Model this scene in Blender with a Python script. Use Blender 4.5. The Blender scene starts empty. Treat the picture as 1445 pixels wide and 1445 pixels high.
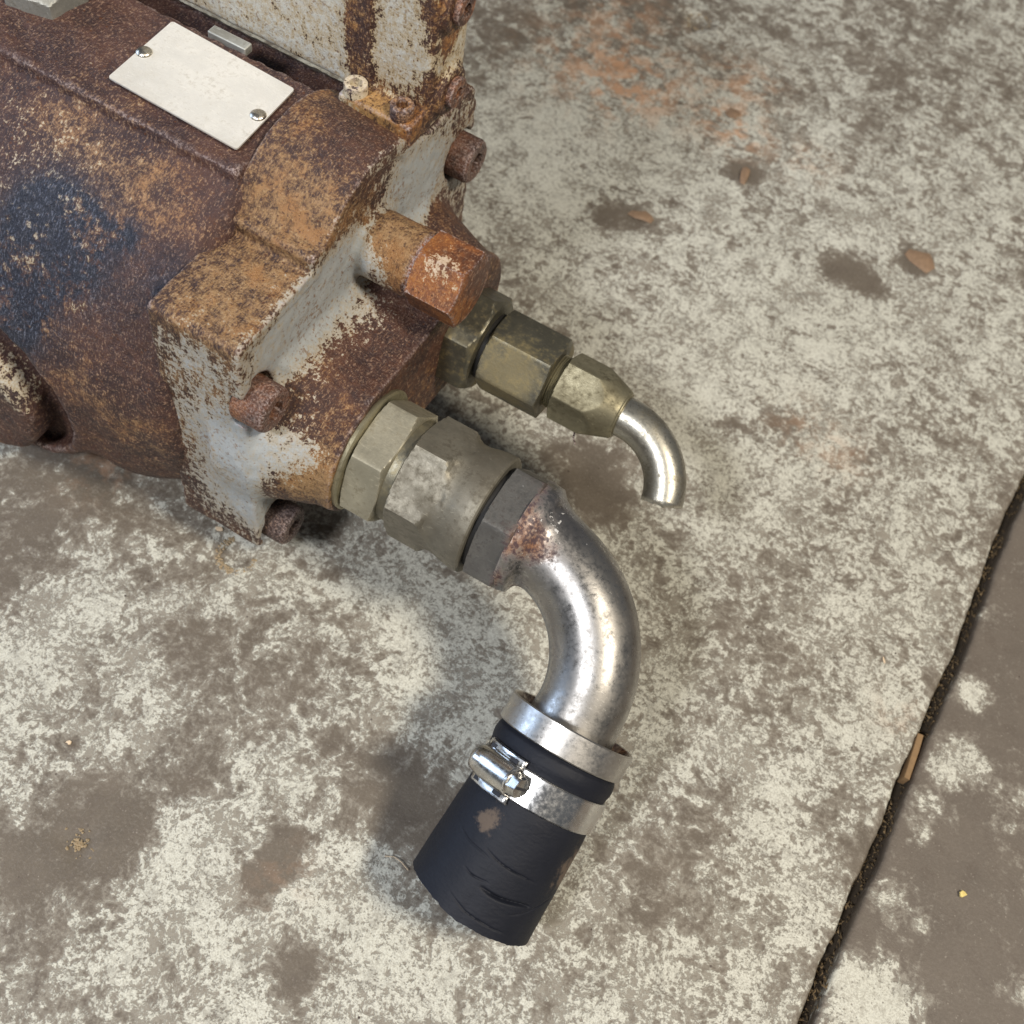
import bpy, bmesh, math, random
import numpy as np
from mathutils import Vector, Matrix, noise as mnoise
random.seed(4); rng = np.random.default_rng(4)
PI = math.pi
# ------------------------------------------------------------------ camera, world, lamps, exposure
SC = bpy.context.scene
COL = SC.collection
F = 1744.0; HC = .595                       # focal length in px of the 1445 px photograph, camera height in metres
_A = np.array([.86, .477, -.169]); _C = np.array([.118, -.515, -.849])
_C /= np.linalg.norm(_C); _A -= _A @ _C * _C; _A /= np.linalg.norm(_A); _Y = np.cross(_C, _A)
CM = np.array([_A, _Y, _C])                 # camera axes (right, down, forward) -> world
CAMP = np.array([0, 0, HC])
def ray(px, py): return CM @ np.array([(px-722.5)/F, (py-722.5)/F, 1.])
def at(px, py, z=None, x=None, y=None):
    r = ray(px, py)
    t = ((z-CAMP[2])/r[2]) if z is not None else ((x-CAMP[0])/r[0] if x is not None else (y-CAMP[1])/r[1])
    return CAMP + t*r
cd = bpy.data.cameras.new('camera'); cam = bpy.data.objects.new('camera', cd); COL.objects.link(cam)
rt, up, bk = CM[:, 0], -CM[:, 1], -CM[:, 2]
cam.matrix_world = Matrix(((rt[0], up[0], bk[0], 0), (rt[1], up[1], bk[1], 0), (rt[2], up[2], bk[2], HC), (0, 0, 0, 1)))
cd.sensor_width = 36; cd.lens = 36*F/1445; cd.clip_start = .01; cd.clip_end = 50
cd.dof.use_dof = True; cd.dof.focus_distance = .54; cd.dof.aperture_fstop = 13
SC.camera = cam
w = bpy.data.worlds.new('World'); SC.world = w; w.use_nodes = True
bg = w.node_tree.nodes['Background']; bg.inputs[0].default_value = (.60, .63, .68, 1); bg.inputs[1].default_value = .17
def area(name, loc, target, sx, sy, power, col):
    l = bpy.data.lights.new(name, 'AREA'); l.shape = 'RECTANGLE'; l.size = sx; l.size_y = sy; l.energy = power; l.color = col
    o = bpy.data.objects.new(name, l); COL.objects.link(o); o.location = loc
    o.rotation_euler = (Vector(target)-Vector(loc)).to_track_quat('-Z', 'Y').to_euler()
    return o
area('ceiling_lamp', (1.22, .08, 2.1), (-.1, .3, 0), .42, .26, 50, (1, .90, .75))
area('workshop_lamp', (-.50, -1.15, 1.9), (-.15, .40, 0), .36, .30, 36, (.95, .96, 1))
area('doorway_light', (-2.3, -.1, .95), (-.15, .35, .05), 1.3, 1.0, 20, (.55, .72, 1))
SC.view_settings.view_transform = 'Standard'; SC.view_settings.look = 'None'
SC.view_settings.exposure = 0; SC.view_settings.gamma = 1
try: SC.cycles.use_denoising = True
except Exception: pass

# ------------------------------------------------------------------ material helpers
class NT:
    def __init__(s, name):
        s.m = bpy.data.materials.new(name); s.m.use_nodes = True; s.t = s.m.node_tree; s.b = s.t.nodes['Principled BSDF']
        s.tc = s.n('ShaderNodeTexCoord').outputs['Object']
    def n(s, typ, **k):
        n = s.t.nodes.new(typ)
        for a, v in k.items(): setattr(n, a, v)
        return n
    def put(s, sock, v):
        if hasattr(v, 'links') or isinstance(v, bpy.types.NodeSocket): s.t.links.new(v, sock)
        else:
            if isinstance(v, (tuple, list)) and len(v) == 3 and sock.type == 'RGBA': v = (*v, 1)
            sock.default_value = v
    def noise(s, scale, detail=4, rough=.55, dist=0, vec=None, lac=2.0):
        n = s.n('ShaderNodeTexNoise'); n.inputs['Scale'].default_value = scale; n.inputs['Detail'].default_value = detail
        n.inputs['Roughness'].default_value = rough; n.inputs['Distortion'].default_value = dist; n.inputs['Lacunarity'].default_value = lac
        s.put(n.inputs['Vector'], vec or s.tc); return n.outputs[0]
    def vor(s, scale, feature='F1', vec=None, rnd=1):
        n = s.n('ShaderNodeTexVoronoi', feature=feature); n.inputs['Scale'].default_value = scale; n.inputs['Randomness'].default_value = rnd
        s.put(n.inputs['Vector'], vec or s.tc); return n.outputs[0]
    def map(s, scale=(1, 1, 1), rot=(0, 0, 0), loc=(0, 0, 0), vec=None):
        n = s.n('ShaderNodeMapping'); n.inputs['Scale'].default_value = scale; n.inputs['Rotation'].default_value = rot; n.inputs['Location'].default_value = loc
        s.put(n.inputs['Vector'], vec or s.tc); return n.outputs[0]
    def math(s, op, a, b=0., c=0., clamp=False):
        n = s.n('ShaderNodeMath', operation=op, use_clamp=clamp)
        for i, v in enumerate((a, b, c)): s.put(n.inputs[i], v)
        return n.outputs[0]
    def ss(s, v, lo, hi, a=0., b=1.):
        n = s.n('ShaderNodeMapRange', interpolation_type='SMOOTHSTEP'); s.put(n.inputs[0], v)
        n.inputs[1].default_value = lo; n.inputs[2].default_value = hi; n.inputs[3].default_value = a; n.inputs[4].default_value = b
        return n.outputs[0]
    def mix(s, f, a, b, mode='MIX'):
        n = s.n('ShaderNodeMix', data_type='RGBA', blend_type=mode); s.put(n.inputs[0], f); s.put(n.inputs[6], a); s.put(n.inputs[7], b)
        return n.outputs[2]
    def attr(s, name='mask'):
        a = s.n('ShaderNodeAttribute', attribute_name=name); sp = s.n('ShaderNodeSeparateColor'); s.t.links.new(a.outputs['Color'], sp.inputs[0])
        return sp.outputs[0], sp.outputs[1], sp.outputs[2]
    def point(s): return s.n('ShaderNodeNewGeometry').outputs['Pointiness']
    def bump(s, h, strength=.5, dist=.001, normal=None):
        n = s.n('ShaderNodeBump'); n.inputs['Strength'].default_value = strength; n.inputs['Distance'].default_value = dist
        s.put(n.inputs['Height'], h)
        if normal is not None: s.put(n.inputs['Normal'], normal)
        return n.outputs[0]
    def out(s, col, rough=.6, metal=0., normal=None, spec=None):
        s.put(s.b.inputs['Base Color'], col); s.put(s.b.inputs['Roughness'], rough); s.put(s.b.inputs['Metallic'], metal)
        if normal is not None: s.put(s.b.inputs['Normal'], normal)
        if spec is not None: s.put(s.b.inputs['Specular IOR Level'], spec)
        return s.m

def mat_floor():
    s = NT('worn_painted_concrete')
    dens, orange, bare = s.attr()
    warp = s.n('ShaderNodeVectorMath', operation='MULTIPLY_ADD')
    nz = s.n('ShaderNodeTexNoise'); nz.inputs['Scale'].default_value = 30; nz.inputs['Detail'].default_value = 3; s.put(nz.inputs['Vector'], s.tc)
    s.put(warp.inputs[0], nz.outputs['Color']); warp.inputs[1].default_value = (.012,)*3; s.put(warp.inputs[2], s.tc); wv = warp.outputs[0]
    big = s.noise(30, 5, .55, vec=wv)
    mid = s.noise(120, 5, .58, vec=wv)
    fine = s.noise(340, 5, .66, vec=wv)
    tiny = s.noise(900, 3, .65, vec=wv)
    streak = s.noise(210, 4, .6, vec=s.map(scale=(1, .25, 1), rot=(0, 0, .45), vec=wv))
    # patches worn through ...
    v = s.math('ADD', s.math('MULTIPLY', big, .55), s.math('MULTIPLY', mid, .65))
    v = s.math('ADD', v, s.math('MULTIPLY', fine, .34))
    v = s.math('ADD', v, s.math('MULTIPLY', streak, .16))
    v = s.math('ADD', v, s.math('MULTIPLY', s.math('SUBTRACT', dens, .5), .42))
    pa = s.ss(v, .760, .815)
    # ... and the paint between them peppered with small chips
    q = s.math('ADD', s.math('MULTIPLY', fine, .75), s.math('MULTIPLY', tiny, .45))
    q = s.math('ADD', q, s.math('MULTIPLY', s.noise(55, 3, vec=wv), .45))
    q = s.math('ADD', q, s.math('MULTIPLY', s.math('SUBTRACT', dens, .5), .16))
    pb = s.ss(q, .755, .86)
    paint = s.math('MULTIPLY', pa, pb)
    thin = s.ss(s.math('ADD', v, s.math('MULTIPLY', q, .5)), 1.00, 1.27)
    wear = s.noise(1100, 3, .7)
    pits = s.vor(300, vec=wv)
    pm = s.ss(s.math('ADD', pits, s.math('MULTIPLY', s.noise(70, 3), .60)), .34, .44, .1, 1)
    paint = s.math('MULTIPLY', paint, pm)
    # colours
    cpaint = s.mix(s.noise(14, 3), (.57, .56, .475), (.71, .70, .61))
    cpaint = s.mix(s.ss(wear, .40, .68, 0, .5), cpaint, (.27, .245, .195))
    cpaint = s.mix(s.ss(s.noise(420, 4, .7), .50, .62, 0, .45), cpaint, (.29, .265, .215))
    cbare = s.mix(s.noise(40, 5, .6), (.090, .074, .056), (.190, .158, .122))
    cbare = s.mix(s.ss(s.noise(700, 4, .7), .45, .8, 0, .5), cbare, (.27, .23, .185))
    cbare = s.mix(s.math('MULTIPLY', bare, .55), cbare, (.145, .122, .104))
    thinm = s.math('MULTIPLY', thin, .52)
    cbare = s.mix(thinm, cbare, (.42, .39, .325))
    col = s.mix(paint, cbare, cpaint)
    om = s.math('MULTIPLY', orange, s.ss(s.noise(75, 5, .65, vec=wv), .42, .62), clamp=True)
    col = s.mix(s.math('MULTIPLY', om, .72), col, (.58, .315, .17))
    # scratches, light grains and dark specks
    sc = s.noise(1, 5, .7, vec=s.map(scale=(45, 1100, 1), rot=(0, 0, -.75), vec=wv))
    col = s.mix(s.ss(sc, .60, .70, 0, .35), col, (.20, .165, .13))
    sc2 = s.noise(1, 5, .7, vec=s.map(scale=(1300, 60, 1), rot=(0, 0, .35), loc=(3, 1, 0), vec=wv))
    col = s.mix(s.ss(sc2, .62, .70, 0, .22), col, (.44, .41, .35))
    gr = s.math('MULTIPLY', s.ss(s.vor(420, vec=s.tc), .10, .22, 1, 0), s.ss(s.noise(170, 2), .50, .62))
    col = s.mix(s.math('MULTIPLY', gr, .45), col, (.42, .37, .31))
    col = s.mix(s.ss(s.noise(85, 5, .7), .50, .68, 0, .35), col, (.10, .078, .062))
    spk = s.ss(s.vor(95, vec=s.tc), .045, .075, 1, 0)
    spk = s.math('MULTIPLY', spk, s.ss(s.noise(33, 2), .5, .6))
    col = s.mix(spk, col, (.07, .05, .04))
    h = s.math('ADD', s.math('MULTIPLY', paint, .35), s.math('MULTIPLY', s.noise(600, 6, .7), .5))
    h = s.math('ADD', h, s.math('MULTIPLY', mid, .4))
    rough = s.math('SUBTRACT', .66, s.math('MULTIPLY', s.noise(50, 4), .22))
    return s.out(col, rough, 0, s.bump(h, .8, .0008), .38)

def mat_rust(name, paintc=(.50, .52, .50), seed=0., ochre=(.36, .20, .065), dark=(.040, .019, .017), mid=(.115, .048, .028), sx=1., stn=.55, orng=.75, bst=.9):
    """Rusty casting: mask R = paint left and painted-in sheen, G = ochre rust dust, B = oil"""
    s = NT(name)
    P, G, B = s.attr()
    v = s.map(loc=(seed, seed, 0))
    n1 = s.noise(42, 6, .62, vec=v); n2 = s.noise(230, 5, .70, vec=v); n3 = s.noise(850, 4, .7, vec=v)
    run = s.noise(1, 5, .65, vec=s.map(scale=(420*sx, 420, 95), loc=(seed, 0, 0)))      # runs down the sides
    drag = s.noise(1, 4, .7, vec=s.map(scale=(1300, 420, 420), loc=(seed, 0, 0)))       # brushed round the barrel
    rust = s.mix(s.ss(s.math('ADD', s.math('MULTIPLY', n1, .55), s.math('MULTIPLY', n2, .45)), .38, .62), dark, mid)
    rust = s.mix(s.ss(s.math('ADD', s.math('MULTIPLY', n3, .5), s.math('MULTIPLY', drag, .5)), .50, .64, 0, .8), rust, (.34, .215, .145))
    hf = s.math('ADD', s.math('MULTIPLY', n2, .34), s.math('ADD', s.math('MULTIPLY', n3, .33), s.math('MULTIPLY', drag, .33)))
    g = s.math('ADD', s.math('ADD', s.math('MULTIPLY', G, .95), s.math('MULTIPLY', s.math('SUBTRACT', n1, .5), 1.3)), s.math('MULTIPLY', s.math('SUBTRACT', hf, .5), 3.0))
    gm = s.ss(g, .30, .78)
    oc = s.mix(s.ss(n2, .35, .65), ochre, tuple(min(1, c*1.25+.02) for c in ochre)); oc = s.mix(s.ss(n1, .48, .62, 0, orng), oc, (.33, .125, .025))
    oc = s.mix(s.ss(n3, .56, .72, 0, .6), oc, (.50, .37, .22))
    oc = s.mix(s.ss(s.noise(520, 4, .75, vec=v), .56, .66, 0, .85), oc, (.085, .035, .018))
    col = s.mix(gm, rust, oc)
    # paint chips away in specks
    pv = s.math('ADD', P, s.math('MULTIPLY', s.math('SUBTRACT', s.math('ADD', s.math('MULTIPLY', n2, .40), s.math('ADD', s.math('MULTIPLY', s.math('ADD', s.math('MULTIPLY', run, .5), s.math('MULTIPLY', drag, .5)), .35), s.math('MULTIPLY', n3, .25))), .5), 3.4))
    pv = s.math('ADD', pv, s.math('MULTIPLY', s.math('SUBTRACT', n1, .5), .55))
    pm = s.ss(pv, .50, .60)
    pc = s.mix(s.noise(90, 4, .6, vec=v), paintc, tuple(c*1.18 for c in paintc))
    pc = s.mix(s.ss(s.math('ADD', s.math('MULTIPLY', s.noise(480, 4, .7, vec=v), .7), s.math('MULTIPLY', n1, .3)), .53, .62, 0, .75), pc, (.19, .10, .045))
    stain = s.ss(pv, .52, 1.05, stn, .02)
    pc = s.mix(stain, pc, (.42, .30, .14))
    col = s.mix(pm, col, pc)
    dots = s.ss(s.math('ADD', s.vor(300, vec=v), s.math('MULTIPLY', s.noise(60, 3, vec=v), .55)), .35, .45, 1, 0)
    col = s.mix(s.math('MULTIPLY', dots, s.ss(pv, .45, 1.15, 1, .25)), col, (.10, .036, .015))
    # bare worn edges, with the rim highlight painted into the colour
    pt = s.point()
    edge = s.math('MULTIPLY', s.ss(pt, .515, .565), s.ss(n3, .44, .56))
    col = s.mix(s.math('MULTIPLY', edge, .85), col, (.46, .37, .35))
    cav = s.ss(pt, .40, .485, 1, 0)  # crevices darkened, their shade put into the colour
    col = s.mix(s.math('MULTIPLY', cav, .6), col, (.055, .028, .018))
    om = s.math('MULTIPLY', B, s.ss(s.math('ADD', n2, s.math('MULTIPLY', n1, .6)), .80, .98, 1, .25), clamp=True)
    col = s.mix(om, col, s.mix(s.ss(drag, .5, .66), (.010, .012, .024), (.10, .11, .15)))  # oil stain, its pale sheen painted in as streaks
    glint = s.ss(n3, .60, .74)
    rough = s.math('SUBTRACT', .50, s.math('MULTIPLY', glint, .26)); rough = s.math('SUBTRACT', rough, s.math('MULTIPLY', om, .16))
    h = s.math('ADD', s.math('MULTIPLY', n3, .9), s.math('MULTIPLY', n2, .9)); h = s.math('ADD', h, s.math('MULTIPLY', drag, .4)); h = s.math('MULTIPLY', h, s.math('SUBTRACT', 1., s.math('MULTIPLY', pm, .65))); h = s.math('ADD', h, s.math('MULTIPLY', pm, .75))
    return s.out(col, rough, s.math('MULTIPLY', edge, .4), s.bump(h, bst, .0011), .5)

def mat_metal(name, base, spots=(.10, .08, .06), spotamt=.5, rough=.38, metal=.9, sc=1., rustc=None, rust_lo=.56, bs=.35, seed=0.):
    s = NT(name); v = s.map(loc=(seed, seed*2, 0))
    n1 = s.noise(70*sc, 5, .6, vec=v); n2 = s.noise(420*sc, 5, .7, vec=v); n3 = s.noise(1500, 3, .7, vec=v)
    col = s.mix(s.ss(n1, .35, .65), tuple(c*.72 for c in base), base)
    col = s.mix(s.ss(s.math('ADD', s.math('MULTIPLY', n2, .6), s.math('MULTIPLY', n1, .4)), .50, .64, 0, spotamt), col, spots)
    col = s.mix(s.ss(n3, .58, .75, 0, .35), col, tuple(min(1, c*1.5) for c in base))
    n4 = s.noise(33*sc, 4, .6, vec=s.map(loc=(seed+3, 0, 0)))
    scr = s.noise(1, 3, .6, vec=s.map(scale=(260, 1900, 420), rot=(.3, .2, .5+seed)))
    col = s.mix(s.ss(n4, .47, .64, 0, spotamt*.75), col, spots)
    col = s.mix(s.ss(scr, .60, .70, 0, .5), col, tuple(min(1, c*1.35) for c in base))
    pt = s.point(); e = s.ss(pt, .52, .60); col = s.mix(s.math('MULTIPLY', e, .5), col, tuple(min(1, c*1.5) for c in base))
    r = s.math('ADD', rough, s.math('ADD', s.math('MULTIPLY', s.math('SUBTRACT', n2, .5), .6), s.math('MULTIPLY', s.ss(n4, .47, .64), .14))); m = metal
    if rustc is not None:
        P, G, B = s.attr()
        rm = s.ss(s.math('ADD', s.math('MULTIPLY', P, 1.0), s.math('MULTIPLY', s.math('SUBTRACT', s.math('ADD', n1, n2), 1.0), 1.2)), .22, .80)
        col = s.mix(rm, col, s.mix(s.ss(n2, .40, .58), rustc, (.07, .035, .033)))
        wm = s.ss(s.math('ADD', B, s.math('MULTIPLY', s.math('SUBTRACT', s.noise(330, 3, .6), .5), 3.2)), .78, .84)
        col = s.mix(wm, col, (.75, .74, .70)); nb = s.math('MAXIMUM', rm, wm)
        bl = s.math('MULTIPLY', G, .5); col = s.mix(bl, col, (.16, .15, .19))
        m = s.math('MULTIPLY', metal, s.math('SUBTRACT', 1., s.math('MULTIPLY', nb, .8)))
        r = s.math('ADD', r, s.math('MULTIPLY', nb, .3), clamp=True)
    h = s.math('ADD', s.math('MULTIPLY', n2, .8), s.math('MULTIPLY', n3, .3))
    return s.out(col, r, m, s.bump(h, bs, .0005))

def mat_rubber():
    s = NT('cracked_black_rubber'); P, G, B = s.attr()
    n = s.noise(120, 5, .65); f = s.noise(900, 4, .7)
    cr = s.noise(1, 4, .6, vec=s.map(scale=(70, 420, 420)))
    col = s.mix(n, (.005, .0065, .012), (.011, .0125, .019))
    col = s.mix(s.ss(s.math('ADD', P, s.math('MULTIPLY', s.math('SUBTRACT', s.noise(160, 5, .7), .5), 1.8)), .42, .82, 0, .62), col, (.17, .125, .09))
    col = s.mix(s.ss(f, .68, .78, 0, .35), col, (.12, .10, .08))
    return s.out(col, .60, 0, s.bump(s.math('ADD', s.math('MULTIPLY', n, .4), s.math('ADD', s.math('MULTIPLY', cr, .35), s.math('MULTIPLY', f, .25))), .5, .0008), .30)

def mat_flat(name, c, rough=.7, metal=0., v=.3, scale=200, bs=.3):
    s = NT(name); n = s.noise(scale, 5, .65)
    return s.out(s.mix(n, tuple(x*(1-v) for x in c), tuple(min(1, x*(1+v)) for x in c)), rough, metal, s.bump(n, bs, .0006))

# ------------------------------------------------------------------ object helpers
def link(name, me, mat=None, parent=None, smooth=35, **props):
    o = bpy.data.objects.new(name, me); COL.objects.link(o)
    if mat is not None: me.materials.append(mat)
    if smooth:
        me.polygons.foreach_set('use_smooth', [True]*len(me.polygons))
        try: me.set_sharp_from_angle(angle=math.radians(smooth))
        except Exception: pass
    if parent is not None: o.parent = parent
    for k, v in props.items(): o[k] = v
    return o
def mesh(name, V, Fc):
    me = bpy.data.meshes.new(name); me.from_pydata([tuple(map(float, v)) for v in V], [], [tuple(f) for f in Fc]); me.update(); return me
def setmask(me, arr):
    a = me.color_attributes.new('mask', 'FLOAT_COLOR', 'POINT')
    d = np.ones((len(me.vertices), 4), np.float32); d[:, :3] = np.clip(arr, 0, 1); a.data.foreach_set('color', d.ravel())
def me_mask(me, arr):
    a = me.color_attributes.new('mask', 'FLOAT_COLOR', 'POINT')
    d = np.ones((len(me.vertices), 4), np.float32); d[:, :3] = np.clip(arr, -1, 2); a.data.foreach_set('color', d.ravel())
def verts(me):
    a = np.empty(len(me.vertices)*3, np.float32); me.vertices.foreach_get('co', a); return a.reshape(-1, 3)
ROOT = np.array([-.30, .335, 0.])          # the pump's Empty stands on the floor under its barrel
def frame(D):
    D = np.array(D, float); D /= np.linalg.norm(D)
    u = np.array([0, 0, 1.]) - D[2]*D
    if np.linalg.norm(u) < .1: u = np.array([0, 1., 0]) - D[1]*D
    u /= np.linalg.norm(u); v = np.cross(D, u); return D, u, v
def sweep(P0, D, prof, rfun=None, seg=96, cap=True, jitter=0):
    """prof: list of (t, r). rfun(phi, t, r) may reshape the ring. Local to ROOT."""
    D, u, v = frame(D); P0 = np.array(P0) - ROOT; V = []; Fc = []
    ph = np.arange(seg)*2*PI/seg
    for (t, r) in prof:
        for p in ph:
            rr = rfun(p, t, r) if rfun else r
            V.append(P0 + D*t + rr*(math.cos(p)*u + math.sin(p)*v))
    for i in range(len(prof)-1):
        for j in range(seg):
            k = (j+1) % seg; Fc.append((i*seg+j, i*seg+k, (i+1)*seg+k, (i+1)*seg+j))
    if cap:
        Fc.append(tuple(range(seg))[::-1]); n = (len(prof)-1)*seg; Fc.append(tuple(range(n, n+seg)))
    return V, Fc
def hexr(phi, a, rot):
    q = ((phi-rot+PI/6) % (PI/3))-PI/6
    return a/math.cos(q)
def hexnut(name, P0, D, L, R, rot, mat, parent, ch0=.0012, ch1=.0012, cone0=.4, cone1=.4, bore=None, n=9, seg=180, extra=None, mask=None, cap=.992, **props):
    """Hexagon bar of corner radius R, ends turned to a chamfer cone: rings = min(hexagon, cone)."""
    a = R*math.cos(PI/6)
    ts = sorted(set([0, L] + [ch0*k/3 for k in range(4)] + [L-ch1*k/3 for k in range(4)] + [L*k/n for k in range(n+1)] + (extra or [])))
    e = .0005
    def rf(p, t, r):
        h = min(hexr(p, a, rot), R*cap)
        c = 1e9
        lo = a-.0004
        c = min(c, lo + max(0, t)*( (R-lo)/max(ch0, 1e-6))); c = min(c, lo + max(0, L-t)*((R-lo)/max(ch1, 1e-6)))
        return min(h, c)
    prof = [(t, 0) for t in ts]
    V, Fc = sweep(P0, D, prof, rf, seg, cap=(bore is None))
    if bore is not None:
        DD, u, v = frame(D); base = len(V); P = np.array(P0)-ROOT
        for t in (0, L):
            for j in range(seg):
                p = j*2*PI/seg; V.append(P+DD*t+bore*(math.cos(p)*u+math.sin(p)*v))
        nn = (len(prof)-1)*seg
        for j in range(seg):
            k = (j+1) % seg
            Fc.append((j, base+j, base+k, k)); Fc.append((nn+j, nn+k, base+seg+k, base+seg+j)); Fc.append((base+j, base+seg+j, base+seg+k, base+k))
    me = mesh(name, V, Fc)
    if mask is not None: setmask(me, mask(verts(me)+ROOT))
    return link(name, me, mat, parent, 28, **props)
def lathe(name, P0, D, prof, mat, parent, seg=96, cap=True, mask=None, smooth=35, **props):
    V, Fc = sweep(P0, D, prof, None, seg, cap); me = mesh(name, V, Fc)
    if mask is not None: setmask(me, mask(verts(me)+ROOT))
    return link(name, me, mat, parent, smooth, **props)
def bxm(bm, lo, hi, bev=0):
    r = bmesh.ops.create_cube(bm, size=1); vs = r['verts']
    for v in vs: v.co = Vector([lo[i]+(hi[i]-lo[i])*(v.co[i]+.5) for i in range(3)])
    if bev:
        es = list({e for v in vs for e in v.link_edges}); bmesh.ops.bevel(bm, geom=es, offset=bev, segments=3, affect='EDGES', profile=.6)
def frombm(name, bm, mat, parent, **props):
    me = bpy.data.meshes.new(name); bm.to_mesh(me); bm.free(); return link(name, me, mat, parent, **props)

# ------------------------------------------------------------------ implicit castings: distance functions + surface nets
def smin(a, b, k): h = np.clip(.5+.5*(b-a)/k, 0, 1); return b*(1-h)+a*h-k*h*(1-h)
def smax(a, b, k): return -smin(-a, -b, k)
def sdbox(p, c, h, r=0):
    q = [np.abs(p[i]-c[i])-(h[i]-r) for i in range(3)]
    o = np.sqrt(sum(np.maximum(x, 0)**2 for x in q)); return o+np.minimum(np.maximum(q[0], np.maximum(q[1], q[2])), 0)-r
def sdcylx(p, y, z, R, x0, x1, r=0):
    d = np.sqrt((p[1]-y)**2+(p[2]-z)**2)-(R-r); e = np.abs(p[0]-(x0+x1)/2)-((x1-x0)/2-r)
    return np.sqrt(np.maximum(d, 0)**2+np.maximum(e, 0)**2)+np.minimum(np.maximum(d, e), 0)-r
def sdcyly(p, x, z, R, y0, y1, r=0): return sdcylx((p[1], p[0], p[2]), x, z, R, y0, y1, r)
def ext(d2, e, r):
    d = d2+r; e = e+r
    return np.sqrt(np.maximum(d, 0)**2+np.maximum(e, 0)**2)+np.minimum(np.maximum(d, e), 0)-r
def nets(fn, lo, hi, h):
    ax = [np.arange(lo[i], hi[i]+h, h, dtype=np.float32) for i in range(3)]
    g = np.meshgrid(*ax, indexing='ij'); d = fn(g).astype(np.float32); del g
    s = d < 0; nx, ny, nz = d.shape
    cs = np.zeros((nx-1, ny-1, nz-1), np.int8)
    for i in (0, 1):
        for j in (0, 1):
            for k in (0, 1): cs += s[i:nx-1+i, j:ny-1+j, k:nz-1+k]
    act = (cs > 0) & (cs < 8); idx = np.argwhere(act); ids = -np.ones(act.shape, np.int64); ids[act] = np.arange(len(idx))
    acc = np.zeros((len(idx), 3)); cnt = np.zeros(len(idx))
    cor = [(i, j, k) for i in (0, 1) for j in (0, 1) for k in (0, 1)]
    val = {c: d[idx[:, 0]+c[0], idx[:, 1]+c[1], idx[:, 2]+c[2]] for c in cor}
    for a in cor:
        for axx in range(3):
            if a[axx] == 0:
                b = list(a); b[axx] = 1; b = tuple(b); m = (val[a] < 0) != (val[b] < 0)
                t = val[a]/(val[a]-val[b]+1e-12); p = np.tile(np.array(a, float), (len(idx), 1)); p[:, axx] += t
                acc[m] += p[m]; cnt[m] += 1
    V = (idx+acc/cnt[:, None])*h+np.array(lo)
    Q = []
    for axx in range(3):
        o1, o2 = [(1, 2), (2, 0), (0, 1)][axx]
        sl0 = [slice(1, -1)]*3; sl1 = [slice(1, -1)]*3; sl0[axx] = slice(0, -1); sl1[axx] = slice(1, None)
        a = s[tuple(sl0)]; b = s[tuple(sl1)]; e = np.argwhere(a != b)
        if not len(e): continue
        fl = a[tuple(e.T)]; off = np.ones(3, int); off[axx] = 0; e = e+off
        def cell(da, db):
            c = e.copy(); c[:, o1] -= da; c[:, o2] -= db; return ids[tuple(c.T)]
        q = np.stack([cell(1, 1), cell(0, 1), cell(0, 0), cell(1, 0)], 1); q[~fl] = q[~fl][:, ::-1]; Q.append(q)
    Q = np.concatenate(Q); Q = Q[(Q >= 0).all(1)]
    return V, Q
def netmesh(name, fn, lo, hi, h, mat, parent, maskfn, **props):
    V, Q = nets(fn, lo, hi, h)
    me = bpy.data.meshes.new(name); me.vertices.add(len(V)); me.vertices.foreach_set('co', (V-ROOT).astype(np.float32).ravel())
    me.loops.add(Q.size); me.loops.foreach_set('vertex_index', Q.ravel().astype(np.int32)); me.polygons.add(len(Q))
    me.polygons.foreach_set('loop_start', np.arange(0, Q.size, 4, dtype=np.int32)); me.polygons.foreach_set('loop_total', np.full(len(Q), 4, np.int32))
    me.update(calc_edges=True); me.validate(); setmask(me, maskfn(verts(me)+ROOT))
    return link(name, me, mat, parent, 180, **props)
def hit(fn, px, py):
    r = ray(px, py); r = r/np.linalg.norm(r); t = .2
    for _ in range(160):
        p = CAMP+t*r; d = float(fn([np.array([x]) for x in p])[0]); t += d*.8
        if abs(d) < 2e-4 or t > 2: break
    return CAMP+t*r
def blobs(fn, base, lst):
    """wear marks, a few painting sheen: each is a soft ball on the surface, (px, py, radius m, channel, weight)"""
    pts = [(hit(fn, a, b), r, c, wt) for a, b, r, c, wt in lst]
    def m(V):
        out = np.tile(np.array(base, float), (len(V), 1))
        for p, r, c, wt in pts:
            if not np.isfinite(p).all(): continue
            g = np.exp(-((V-p)**2).sum(1)/(r*r)); out[:, c] += wt*g
        return np.clip(out, 0, 1)
    return m
FX = -.210
def wob(p, A=.0004):
    x, y, z = p
    return A*(np.sin(x*520+np.sin(y*310)*1.3)*np.sin(y*470+1+np.sin(z*270))*np.sin(z*560+2+np.sin(x*350))+.6*np.sin(x*210+y*160)*np.sin(z*230-y*190+1))
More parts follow.
